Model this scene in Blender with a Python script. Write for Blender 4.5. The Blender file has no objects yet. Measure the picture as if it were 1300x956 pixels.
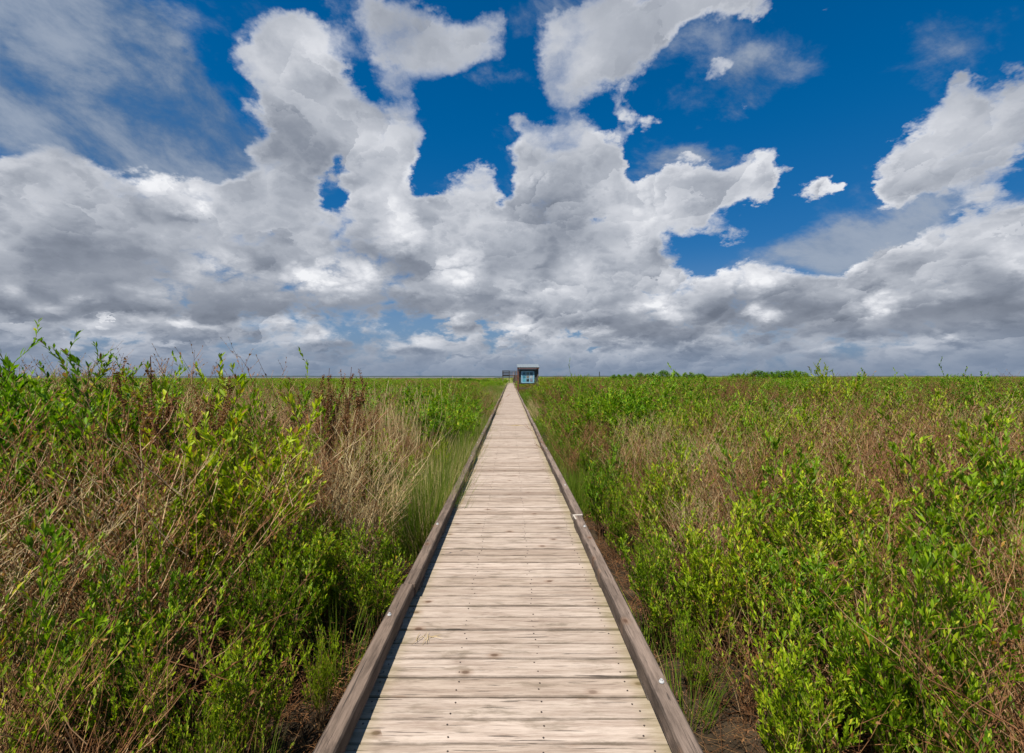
import bpy, math, random, os
import numpy as np
from mathutils import Vector, Matrix
R = math.radians
SC = bpy.context.scene
COL = SC.collection
FPX, CX, HY = 597.0, 648.0, 478.5          # focal length in photo pixels, vanishing point
CAM_H = 1.55                                # eye height over the deck (deck top is z = 0)
SUN_EL, SUN_AZ = R(60), R(-146)              # azimuth clockwise from +Y: high, behind the viewer and to the left

# ------------------------------------------------------------------ camera
cam = bpy.data.objects.new("camera", bpy.data.cameras.new("camera"))
COL.objects.link(cam); SC.camera = cam
cam.location = (0, 0, CAM_H); cam.rotation_euler = (R(90), 0, 0)
cam.data.sensor_width = 36; cam.data.lens = FPX/1300*36
cam.data.shift_x = 2.0/1300; cam.data.shift_y = 0.0
cam.data.clip_start = 0.05; cam.data.clip_end = 60000

# ------------------------------------------------------------------ render settings
SC.view_settings.view_transform = 'Standard'; SC.view_settings.look = 'None'
SC.view_settings.exposure = 0.58; SC.view_settings.gamma = 1.0
SC.cycles.max_bounces = 4; SC.cycles.diffuse_bounces = 2; SC.cycles.glossy_bounces = 2
SC.cycles.transmission_bounces = 3; SC.cycles.transparent_max_bounces = 6
SC.cycles.sample_clamp_indirect = 6

# ------------------------------------------------------------------ sun and sky
sd = bpy.data.lights.new("sun", 'SUN'); sd.energy = 5.0; sd.angle = R(0.5); sd.color = (1.0, 0.94, 0.83)
sun = bpy.data.objects.new("sun", sd); COL.objects.link(sun)
to_sun = Vector((math.sin(SUN_AZ)*math.cos(SUN_EL), math.cos(SUN_AZ)*math.cos(SUN_EL), math.sin(SUN_EL)))
sun.rotation_euler = to_sun.to_track_quat('Z', 'Y').to_euler()

class G:
    """small helper round a node tree"""
    def __init__(s, nt): s.nt = nt; s.n = nt.nodes; s.l = nt.links
    def new(s, t, **kw):
        nd = s.n.new(t)
        for k, v in kw.items(): setattr(nd, k, v)
        return nd
    def put(s, sock, v):
        if isinstance(v, bpy.types.NodeSocket): s.l.new(v, sock)
        elif v is not None: sock.default_value = v
    def m(s, op, a, b=None, c=None, clamp=False):
        nd = s.new('ShaderNodeMath', operation=op, use_clamp=clamp)
        for i, v in enumerate((a, b, c)): s.put(nd.inputs[i], v)
        return nd.outputs[0]
    def vm(s, op, a, b=None, scale=None):
        nd = s.new('ShaderNodeVectorMath', operation=op)
        s.put(nd.inputs[0], a); s.put(nd.inputs[1], b)
        if scale is not None: s.put(nd.inputs['Scale'], scale)
        return nd.outputs['Value' if op in ('LENGTH', 'DOT_PRODUCT') else 'Vector']
    def rng(s, v, a, b, c=0.0, d=1.0, smooth=True):
        nd = s.new('ShaderNodeMapRange', interpolation_type='SMOOTHSTEP' if smooth else 'LINEAR')
        for i, x in enumerate((v, a, b, c, d)): s.put(nd.inputs[i], x)
        return nd.outputs[0]
    def noise(s, vec, scale, detail=3, rough=.5, dist=0.0, lac=2.0):
        nd = s.new('ShaderNodeTexNoise')
        s.put(nd.inputs['Vector'], vec)
        for k, v in (('Scale', scale), ('Detail', detail), ('Roughness', rough), ('Distortion', dist), ('Lacunarity', lac)):
            s.put(nd.inputs[k], v)
        return nd
    def mix(s, f, a, b, mode='MIX'):
        nd = s.new('ShaderNodeMix', data_type='RGBA', blend_type=mode)
        s.put(nd.inputs[0], f); s.put(nd.inputs[6], a); s.put(nd.inputs[7], b)
        return nd.outputs[2]
    def xyz(s, x, y, z):
        nd = s.new('ShaderNodeCombineXYZ')
        for i, v in enumerate((x, y, z)): s.put(nd.inputs[i], v)
        return nd.outputs[0]
    def sep(s, v):
        nd = s.new('ShaderNodeSeparateXYZ'); s.put(nd.inputs[0], v); return nd.outputs

def sky_dir(px, py): return Vector(((px-CX)/FPX, 1.0, (HY-py)/FPX)).normalized()

def az_el(px, py):
    d = sky_dir(px, py); return math.atan2(d.x, d.y), math.asin(d.z)
KW = 1.2
def blob_list(items):
    out = []
    for it in items:
        px, py, rx, ry = it[:4]; w = it[5] if len(it) > 5 else 1.0
        a0, e0 = az_el(px, py)
        sa = (az_el(px+rx*.5, py)[0]-az_el(px-rx*.5, py)[0])*KW; se = (az_el(px, py-ry*.5)[1]-az_el(px, py+ry*.5)[1])*KW
        out.append((a0, e0, sa, se, w))
    return out
def blobs(g, U, items, box):
    """sum of the soft round masses that reach into one sector of the heavens; U = (azimuth, elevation, 0)"""
    acc = None
    for a0, e0, sa, se, w in items:
        if a0+sa < box[0] or a0-sa > box[1] or e0+se < box[2] or e0-se > box[3]: continue
        nd = g.new('ShaderNodeVectorMath', operation='MULTIPLY_ADD'); g.put(nd.inputs[0], U)
        nd.inputs[1].default_value = (1/sa, 1/se, 0); nd.inputs[2].default_value = (-a0/sa, -e0/se, 0)
        k = g.m('SUBTRACT', 1.0, g.vm('LENGTH', nd.outputs[0]), clamp=True)
        acc = g.m('MULTIPLY', k, w) if acc is None else g.m('MULTIPLY_ADD', k, w, acc)
    return 0.0 if acc is None else acc
CLOUDS = [  # px, py, rx, ry, tilt, weight   (directions of the cloud masses, read as photo pixels)
 # tall tower left of centre
 (372,42,48,38),(332,82,48,50),(398,88,60,60),(362,125,60,50),(430,138,62,48,-30),(360,180,58,70),(475,165,62,65),(425,200,85,60),(345,222,55,48),(505,195,32,60),
 # soft cloud at the top, left of centre
 (480,10,95,70,0,.9),(555,25,95,65,0,.9),(612,60,45,50,0,.8),(530,80,75,38,0,.9),(520,118,40,35,0,.4),
 # soft cloud at the top, right of centre
 (820,0,150,45,0,.9),(885,8,95,45,10),(770,40,90,45,0),(712,70,48,50),(725,112,45,45),(780,78,70,42,15),(945,12,45,20,-20,.6),(735,135,35,20,0,.4),
 (797,138,26,34,0,.7),(830,152,30,18,0,.7),(785,180,26,34,0,.6),
 # big central cumulus
 (690,178,58,35),(722,205,75,60),(680,232,68,70),(748,185,36,40),(742,255,65,62),(690,300,85,62),(640,300,50,50),(770,230,40,40,0,.6),
 (604,228,28,36),(606,272,42,50),(560,275,52,45),(512,275,62,52),(470,250,45,45),
 # cumulus right of centre
 (958,190,46,26,5),(978,232,34,38,0,.9),(930,235,52,38,15),(870,247,62,38),(828,272,66,45),(880,285,85,35),(790,295,48,48),(905,310,60,25,0,.5),
 (1045,242,40,20,25,.9),
 # right edge cumulus
 (1212,105,32,26,40),(1210,140,60,42,15),(1268,150,70,52,15),(1142,205,48,48,30),(1192,190,66,60),(1262,205,75,50),(1122,250,42,42,0,.8),(1185,245,70,30,0,.5),(1310,120,50,40),
 # small wisps
 (922,112,30,18,-20,.72),(955,130,34,17,40,.74),(905,100,24,14,0,.5),(880,205,26,12,0,.5),(1010,215,22,12,0,.5),(1035,12,22,12,0,.55),
 # heavy mass on the left
 (40,230,95,75),(205,245,115,50,-22),(245,262,60,36,-28),(90,300,200,90),(20,330,140,100),(200,330,220,80),(350,300,110,70),(420,320,150,75),(520,330,120,65),(345,262,60,45),(560,360,80,45),
 # lower towers
 (850,375,75,58),(835,345,40,35),(955,380,85,52),(955,350,50,30),(735,355,90,58),(650,375,80,50),(780,340,60,45),(880,420,120,45),
 (1255,300,90,65,20),(1180,335,120,62,15),(1110,380,130,52),(1270,380,120,80),(1030,390,70,50),(1300,330,80,80),
]
CLOUDS += [(985,300,50,30,0,-.3),(1060,340,40,30,0,-.3),(710,345,26,16,0,-.25),(250,300,40,14,0,-.3),(800,250,22,14,0,-.25),(432,238,22,32,0,-.4),(550,210,24,40,0,-.5),(330,130,20,40,0,-.4),(640,225,16,60,0,-.5),(455,432,40,8,0,-.2),(545,420,36,9,0,-.3),(625,400,30,12,0,-.25),(1020,345,60,50,0,-.5),(890,325,50,22,0,-.5),(905,330,40,20,0,-.3),
 (1225,190,40,16,0,-.35),(1090,300,60,40,0,-.3),(160,170,120,60,0,-.3),(1150,275,70,20,0,-.3)]
VEIL = [ (60,60,220,170,0,1.1),(190,75,90,70,-35,1.0),(120,170,210,140,0,1.0),(250,130,130,100,0,.5),(270,210,170,100,0,1.0),(330,20,190,50,0,.5),(235,175,90,60,30,.45),
 (520,130,60,70,0,.4),(1080,320,120,45,10,.75),(1130,300,150,60,0,.5),(1230,250,120,40,-10,.5),(850,220,90,40,-12,.5),(760,150,60,30,0,.3),(650,110,90,16,0,.3),(900,200,80,22,-6,.5),
 (1220,45,130,55,-25,.62),(1000,90,160,45,15,.38),(860,60,80,60,0,.4),(940,120,80,40,0,.6),(950,330,120,30,0,.4),(700,20,60,40,0,.45)]
LIGHT = [ (228,245,50,26,-30,.9),(250,262,30,18,-30,.7),(180,225,60,22,-25,.5),(500,262,34,50,0,.8),(505,300,26,28,0,.9),(590,340,26,18,0,.8),(385,362,75,17,0,.7),(345,95,40,35,0,.5),(395,60,45,40,0,.5),(460,165,50,40,0,.35),
 (690,172,55,20,0,.5),(720,75,40,50,0,.35),(840,265,75,42,10,.7),(800,300,30,40,0,.5),(735,350,40,32,0,.7),(850,355,46,36,0,.7),(945,365,60,28,0,.6),(1170,170,60,60,0,.3),(1240,175,90,60,0,.25),(1060,375,50,22,0,.5),
 (1190,300,60,30,25,.35),(1280,310,40,14,10,.5),(600,225,24,30,0,.5),(680,235,50,60,0,.3),(960,210,50,50,0,.3),(60,440,40,10,0,.3),(120,425,30,10,0,.4),(590,400,30,10,0,.5),(745,420,30,10,0,.7),(490,405,50,14,0,.4),(1180,410,110,12,0,.4)]
DARK = [ (290,352,230,40,0,.9),(60,365,120,34,0,.8),(540,345,110,28,0,.6),(540,392,120,20,0,.7),(345,170,60,40,0,.3),(410,215,70,30,0,.45),(700,305,90,50,0,.5),(760,392,120,26,0,.6),(900,410,160,18,0,.5),
 (1170,385,160,40,0,.6),(1240,350,90,40,0,.5),(50,80,180,190,0,.55),(520,20,70,40,0,.3),(1060,320,100,35,0,.55),(120,320,160,40,0,.35),(460,330,90,26,0,.6),(1290,400,120,40,0,.6),(1230,220,100,40,0,.25)]

_r = random.Random(11)
for _k in range(64):            # rows of small far cumulus: a sunlit top over a grey base
    _y = 330+120*_r.random()**.8; _x = -30+1360*_r.random(); _w = (46-(_y-330)*.24)*_r.uniform(.7, 1.5)
    _h = _w*(.62-(_y-330)*.0027)
    LIGHT.append((_x, _y, _w, _h, 0, _r.uniform(.35, .95))); DARK.append((_x+_w*.15, _y+_h*1.15, _w*1.5, _h*.8, 0, _r.uniform(.3, .75)))

def build_world():
    w = bpy.data.worlds.new("World"); SC.world = w; w.use_nodes = True
    nt = w.node_tree; nt.nodes.clear(); g = G(nt)
    tc = g.new('ShaderNodeTexCoord'); N = g.vm('NORMALIZE', tc.outputs['Generated'])
    x, y, z = g.sep(N); zc = g.m('MAXIMUM', z, 0.0)
    U = g.xyz(g.m('ARCTAN2', x, y), g.m('ARCSINE', z), 0.0)
    den = g.m('ADD', zc, 0.55)
    P = g.xyz(g.m('DIVIDE', x, den), g.m('DIVIDE', y, den), g.m('DIVIDE', zc, den))
    wn = g.noise(P, 5.5, 6, .64)
    wc = g.vm('SUBTRACT', wn.outputs['Color'], (0.5, .5, .5))
    wv = g.vm('SCALE', wc, scale=g.m('MULTIPLY_ADD', zc, .22, .07))
    Uw = g.vm('ADD', U, wv)
    ux, uy, _ = g.sep(Uw)
    Pw = g.vm('ADD', P, g.vm('SCALE', wc, scale=.10))
    fb = g.m('SUBTRACT', g.noise(Pw, 9.0, 8, .60).outputs['Fac'], .5)
    def puff(v, sc):
        """one size of rounded billows: how near the middle of a billow, and which side of it faces the sun"""
        vo = g.new('ShaderNodeTexVoronoi', feature='F1'); g.put(vo.inputs['Vector'], v)
        vo.inputs['Scale'].default_value = sc; vo.inputs['Detail'].default_value = 0
        off = g.vm('SUBTRACT', v, vo.outputs['Position'])
        side = g.m('MULTIPLY', g.vm('DOT_PRODUCT', off, (-.48, -.1, .88)), sc)
        return g.m('SUBTRACT', .52, vo.outputs['Distance']), g.m('MULTIPLY', side, g.rng(vo.outputs['Distance'], .74, .22, .03, 1))
    b1, s1 = puff(Pw, 4.6); b2, s2 = puff(g.vm('ADD', Pw, g.vm('SCALE', wc, scale=.05)), 11.0); b3, s3 = puff(g.vm('ADD', Pw, g.vm('SCALE', wc, scale=.10)), 25.0)
    hi = g.rng(z, .34, .56, 1.0, .45); b3 = g.m('MULTIPLY', b3, hi); s3 = g.m('MULTIPLY', s3, hi)
    F0 = g.m('MULTIPLY_ADD', fb, 1.35, g.m('MULTIPLY_ADD', b1, .42, g.m('MULTIPLY_ADD', b2, .42, g.m('MULTIPLY', b3, .26))))
    crisp = g.m('MULTIPLY', g.rng(g.noise(N, 4.5, 2).outputs['Fac'], .36, .62, .60, 1.35), g.m('ADD', g.rng(z, .35, .58, 1.0, .5), g.rng(z, .22, .10, 0, .5)))
    lit = g.m('MULTIPLY', crisp, g.m('MULTIPLY_ADD', s1, .44, g.m('MULTIPLY_ADD', s2, .40, g.m('MULTIPLY', s3, .20))))
    lit2 = g.m('MULTIPLY', fb, .52)
    tex = g.m('MULTIPLY_ADD', b2, .9, g.m('MULTIPLY_ADD', b3, .7, g.m('MULTIPLY_ADD', fb, 1.8, .62)), clamp=True)
    soft = g.m('ADD', g.rng(g.noise(N, 3.2, 1).outputs['Fac'], .38, .62, .18, .52), g.rng(z, .30, .55, 0, .30))
    t0 = .47
    lowc = g.m('ADD', g.rng(z, .25, .12, 0, .42), g.rng(z, .20, .08, 0, .42))     # cover thickens towards the horizon
    away = g.m('MAXIMUM', g.rng(g.m('ABSOLUTE', ux), .90, 1.05), g.rng(uy, .75, .9))
    Lbg = g.m('MULTIPLY_ADD', g.m('MULTIPLY', away, g.rng(wn.outputs['Fac'], .42, .60)), .8, lowc)
    base = g.m('SUBTRACT', g.m('ADD', .67, lit2), g.rng(z, .20, .03, 0.0, .05))
    stops = [(0.0, (.150,.175,.225)), (.25, (.245,.275,.335)), (.5, (.42,.45,.51)), (.75, (.66,.68,.73)), (1.0, (.88,.89,.92))]
    # clear sky
    sk = g.new('ShaderNodeTexSky', sky_type='NISHITA'); sk.sun_disc = False
    sk.sun_elevation = SUN_EL; sk.sun_rotation = SUN_AZ; sk.altitude = 0; sk.air_density = 1.0; sk.dust_density = .2; sk.ozone_density = 3.0
    STR = 0.1
    tint = g.mix(g.rng(z, .5, .05), (.00, .60, 1.0, 1), (.22, .46, .70, 1))
    blue = g.mix(1.0, g.vm('SCALE', sk.outputs[0], scale=STR), tint, 'MULTIPLY')
    blue = g.mix(g.rng(z, .26, .06, 0, .75), blue, (.20,.30,.45,1))
    vp = g.xyz(g.m('ADD', g.m('MULTIPLY', x, 1.0), g.m('MULTIPLY', z, .5)), y, g.m('MULTIPLY', z, 1.5))
    vn = g.noise(vp, 4.6, 8, .64, .25).outputs['Fac']
    veilc = g.mix(g.rng(vn, .35, .65), (.10,.17,.29,1), (.36,.41,.49,1))
    lists = [blob_list(q) for q in (CLOUDS, VEIL, LIGHT, DARK)]
    def leaf(box):
        """the shader of one sector of the heavens"""
        ng = bpy.data.node_groups.new("sky_sector", 'ShaderNodeTree')
        ng.interface.new_socket('U', in_out='INPUT', socket_type='NodeSocketVector')
        for nme in ('Cloud', 'Veil', 'Light', 'Dark'): ng.interface.new_socket(nme, in_out='OUTPUT', socket_type='NodeSocketFloat')
        q_ = G(ng); gi = q_.new('NodeGroupInput'); go = q_.new('NodeGroupOutput')
        for i, q in enumerate(lists): q_.put(go.inputs[i], blobs(q_, gi.outputs[0], q, box))
        nd = g.new('ShaderNodeGroup'); nd.node_tree = ng; g.put(nd.inputs[0], Uw)
        Lc, Vc, Wc, Kc = nd.outputs[:4]
        D = g.m('ADD', g.m('MINIMUM', g.m('ADD', Lc, Lbg), 1.05), F0)
        alpha = g.rng(D, t0, g.m('ADD', t0, soft))
        lk = g.m('MULTIPLY', lit, g.m('SUBTRACT', 1.0, g.m('MULTIPLY', Kc, .75), clamp=True))
        s = g.m('SUBTRACT', g.m('ADD', base, lk), g.rng(D, .50, 1.35, -.10, .26))
        s = g.m('MULTIPLY_ADD', g.m('MULTIPLY', Wc, tex), .62, s); s = g.m('MULTIPLY_ADD', g.m('MINIMUM', Kc, .62), -.55, s)
        cr = g.new('ShaderNodeValToRGB'); g.put(cr.inputs[0], s); e = cr.color_ramp
        e.elements[0].position = 0; e.elements[0].color = (*stops[0][1], 1); e.elements[1].position = 1; e.elements[1].color = (*stops[-1][1], 1)
        for p, c in stops[1:-1]: q = e.elements.new(p); q.color = (*c, 1)
        va = g.m('MULTIPLY', g.rng(g.m('MULTIPLY_ADD', g.m('MINIMUM', Vc, 1.0), .55, g.m('MULTIPLY', g.m('SUBTRACT', vn, .5), 1.5)), .10, .60), .85)
        c = g.mix(va, blue, veilc)
        c = g.mix(alpha, c, cr.outputs[0])
        c = g.mix(g.rng(z, .105, .0, 0.0, .88), c, (.185,.245,.350,1))      # air near the horizon
        bg = g.new('ShaderNodeBackground'); g.put(bg.inputs[0], g.vm('SCALE', c, scale=.68/STR)); bg.inputs[1].default_value = STR
        return bg.outputs[0]
    def pick(f, a, b):
        mx = g.new('ShaderNodeMixShader'); g.put(mx.inputs[0], f); g.l.new(a, mx.inputs[1]); g.l.new(b, mx.inputs[2]); return mx.outputs[0]
    def column(edges, lo, hi):
        if len(edges) == 2: return leaf((edges[0], edges[1], lo, hi))
        k = len(edges)//2
        return pick(g.m('GREATER_THAN', ux, edges[k]), column(edges[:k+1], lo, hi), column(edges[k:], lo, hi))
    az = [-9.0, -1.1] + [R(a) for a in (-48, -38, -29, -20, -11, -2, 7, 16, 26, 37, 48)] + [1.1, 9.0]
    sky = pick(g.m('GREATER_THAN', uy, R(14)), column(az, -1, R(14)), column(az, R(14), 2))
    gb = g.new('ShaderNodeBackground'); gb.inputs[0].default_value = (.6,.7,.4,1); gb.inputs[1].default_value = STR   # ground seen below the horizon
    o = g.new('ShaderNodeOutputWorld')
    g.l.new(pick(g.m('GREATER_THAN', z, -.004), gb.outputs[0], sky), o.inputs[0])
    w.cycles.sampling_method = 'MANUAL'; w.cycles.sample_map_resolution = 512
build_world()
GZ = -0.60                                   # marsh floor below the deck top
rng = np.random.default_rng(7)

# ------------------------------------------------------------------ helpers
def tag(o, label=None, cat=None, group=None, kind=None):
    if label: o["label"] = label
    if cat: o["category"] = cat
    if group: o["group"] = group
    if kind: o["kind"] = kind
    return o
def empty(name, loc=(0, 0, 0), rz=0.0):
    o = bpy.data.objects.new(name, None); o.location = loc; o.rotation_euler = (0, 0, rz); o.empty_display_size = .2
    COL.objects.link(o); return o
def np_mesh(name, verts, faces, mats, attrs=None, mat_idx=None, smooth=False):
    """verts (n,3); faces (m,k) with one k; attrs {name: per-vertex float}"""
    me = bpy.data.meshes.new(name)
    verts = np.asarray(verts, np.float32); faces = np.asarray(faces, np.int32)
    m, k = faces.shape
    me.vertices.add(len(verts)); me.vertices.foreach_set('co', verts.ravel())
    me.loops.add(m*k); me.loops.foreach_set('vertex_index', faces.ravel())
    me.polygons.add(m); me.polygons.foreach_set('loop_start', np.arange(0, m*k, k, dtype=np.int32))
    if mat_idx is not None: me.polygons.foreach_set('material_index', np.asarray(mat_idx, np.int32))
    if smooth: me.polygons.foreach_set('use_smooth', np.ones(m, bool))
    for an, av in (attrs or {}).items():
        at = me.attributes.new(an, 'FLOAT', 'POINT'); at.data.foreach_set('value', np.asarray(av, np.float32))
    for mt in mats: me.materials.append(mt)
    me.update(calc_edges=True); me.validate()
    return me
def link(name, me, parent=None, loc=None, rot=None):
    o = bpy.data.objects.new(name, me); COL.objects.link(o)
    if parent: o.parent = parent
    if loc: o.location = loc
    if rot: o.rotation_euler = rot
    return o
class Boxes:
    """collects bevelled boxes (each its own orientation) into one mesh"""
    def __init__(s): s.v = []; s.f = []; s.r = []; s.mi = []; s.e = []
    def box(s, c, size, rz=0.0, rx=0.0, ry=0.0, bev=.004, r=None, mi=0):
        hx, hy, hz = [q/2 for q in size]; b = min(bev, hx*.4, hy*.4, hz*.4)
        pts = []
        for sx in (-1, 1):
            for sy in (-1, 1):
                for sz in (-1, 1):
                    pts += [(sx*(hx-b), sy*(hy-b), sz*hz), (sx*(hx-b), sy*hy, sz*(hz-b)), (sx*hx, sy*(hy-b), sz*(hz-b))]
        s.e += [(1.0 if p[0 if hy > hx else 1] > 0 else -1.0) for p in pts]
        M = Matrix.Rotation(rz, 3, 'Z') @ Matrix.Rotation(ry, 3, 'Y') @ Matrix.Rotation(rx, 3, 'X')
        pts = [M @ Vector(p) + Vector(c) for p in pts]
        b0 = len(s.v); s.v += [tuple(p) for p in pts]
        I = lambda sx, sy, sz, k: b0 + ((sx > 0)*4+(sy > 0)*2+(sz > 0))*3+k
        F = []
        for q in (-1, 1):
            F.append([I(-1,-1,q,0), I(1,-1,q,0), I(1,1,q,0), I(-1,1,q,0)][::q])
            F.append([I(-1,q,-1,1), I(-1,q,1,1), I(1,q,1,1), I(1,q,-1,1)][::q])
            F.append([I(q,-1,-1,2), I(q,1,-1,2), I(q,1,1,2), I(q,-1,1,2)][::q])
        for a in (-1, 1):
            for c_ in (-1, 1):
                F.append([I(-1,a,c_,0), I(1,a,c_,0), I(1,a,c_,1), I(-1,a,c_,1)])
                F.append([I(a,-1,c_,0), I(a,1,c_,0), I(a,1,c_,2), I(a,-1,c_,2)])
                F.append([I(a,c_,-1,1), I(a,c_,1,1), I(a,c_,1,2), I(a,c_,-1,2)])
                for e in (-1, 1):
                    F.append([I(a,c_,e,0), I(a,c_,e,1), I(a,c_,e,2), I(a,c_,e,2)])
        s.f += F; s.mi += [mi]*len(F)
        s.r += [random.random() if r is None else r]*24
    def mesh(s, name, mats):
        bm_f = [f if f[2] != f[3] else f[:3] for f in s.f]
        me = bpy.data.meshes.new(name); me.from_pydata(s.v, [], bm_f)
        at = me.attributes.new('rnd', 'FLOAT', 'POINT'); at.data.foreach_set('value', np.asarray(s.r, np.float32))
        at = me.attributes.new('edge', 'FLOAT', 'POINT'); at.data.foreach_set('value', np.asarray(s.e, np.float32))
        for mt in mats: me.materials.append(mt)
        me.polygons.foreach_set('material_index', np.asarray(s.mi, np.int32))
        import bmesh
        bm = bmesh.new(); bm.from_mesh(me); bmesh.ops.recalc_face_normals(bm, faces=bm.faces); bm.to_mesh(me); bm.free()
        me.update(); return me
def frames(d):
    """two unit vectors square to each direction"""
    d = d/np.linalg.norm(d, axis=1, keepdims=True)
    up = np.where(np.abs(d[:, 2:3]) > .95, np.array([[1., 0, 0]]), np.array([[0, 0, 1.]]))
    s = np.cross(d, up); s /= np.linalg.norm(s, axis=1, keepdims=True)
    return d, s, np.cross(s, d)
def tubes(paths, radii, sides=3):
    """paths (n,k,3), radii (n,k) -> verts, quads"""
    P = np.asarray(paths, float); n, k, _ = P.shape
    T = np.gradient(P, axis=1); T = T.reshape(-1, 3) + 1e-9
    d, s, u = frames(T); s = s.reshape(n, k, 3); u = u.reshape(n, k, 3)
    a = np.arange(sides)*2*np.pi/sides
    ring = P[:, :, None] + radii[:, :, None, None]*(np.cos(a)[None, None, :, None]*s[:, :, None]+np.sin(a)[None, None, :, None]*u[:, :, None])
    V = ring.reshape(-1, 3)
    base = (np.arange(n)[:, None, None]*k + np.arange(k-1)[None, :, None])*sides
    j = np.arange(sides)[None, None, :]; j2 = (j+1) % sides
    F = np.stack([base+j, base+j2, base+sides+j2, base+sides+j], -1).reshape(-1, 4)
    return V, F
def leaves(pos, axis, length, width, tone, droop=.15, roll=None):
    """folded leaf blades, 6 verts and 4 faces (as quads with a shared tip/base) each"""
    n = len(pos); d, s, u = frames(axis)
    roll = rng.uniform(-.9, .9, n) if roll is None else roll
    c, si = np.cos(roll)[:, None], np.sin(roll)[:, None]
    s, u = s*c+u*si, u*c-s*si
    L = length[:, None]; W = width[:, None]
    dr = droop*L*np.array([0, 0, -1.])
    v0 = pos; v1 = pos + d*L*.42 + s*W*.5 + u*W*.16; v2 = pos + d*L*.42 - s*W*.5 + u*W*.16
    v3 = pos + d*L*.45 - u*W*.06; v4 = pos + d*L + dr
    v5 = pos + d*L*.75 + s*W*.30 + u*W*.08 + dr*.5; v6 = pos + d*L*.75 - s*W*.30 + u*W*.08 + dr*.5
    V = np.stack([v0, v1, v2, v3, v4, v5, v6], 1).reshape(-1, 3)
    b = (np.arange(n)*7)[:, None]
    F = np.concatenate([b+np.array([[0, 1, 3]]), b+np.array([[0, 3, 2]]), b+np.array([[1, 5, 3]]), b+np.array([[3, 5, 4]]), b+np.array([[3, 4, 6]]), b+np.array([[2, 3, 6]])])
    return V, F, np.repeat(tone, 7)

# ------------------------------------------------------------------ materials
def new_mat(name):
    m = bpy.data.materials.new(name); m.use_nodes = True; m.node_tree.nodes.clear(); g = G(m.node_tree)
    out = g.new('ShaderNodeOutputMaterial'); return m, g, out
def princ(g, out, color, rough=.6, spec=.4, bump=None, metal=0.0, bstr=.4, bdist=.004):
    p = g.new('ShaderNodeBsdfPrincipled'); g.put(p.inputs['Base Color'], color); g.put(p.inputs['Roughness'], rough)
    g.put(p.inputs['Specular IOR Level'], spec); g.put(p.inputs['Metallic'], metal)
    if bump is not None:
        b = g.new('ShaderNodeBump'); g.put(b.inputs['Height'], bump); b.inputs['Strength'].default_value = bstr; b.inputs['Distance'].default_value = bdist
        g.l.new(b.outputs[0], p.inputs['Normal'])
    g.l.new(p.outputs[0], out.inputs[0]); return p
def attr(g, name):
    a = g.new('ShaderNodeAttribute'); a.attribute_name = name; return a.outputs['Fac']
def ramp(g, v, stops, interp='LINEAR'):
    cr = g.new('ShaderNodeValToRGB'); g.put(cr.inputs[0], v); e = cr.color_ramp; e.interpolation = interp
    e.elements[0].position = stops[0][0]; e.elements[0].color = (*stops[0][1], 1)
    e.elements[1].position = stops[-1][0]; e.elements[1].color = (*stops[-1][1], 1)
    for p, c in stops[1:-1]: q = e.elements.new(p); q.color = (*c, 1)
    return cr.outputs[0]
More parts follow.
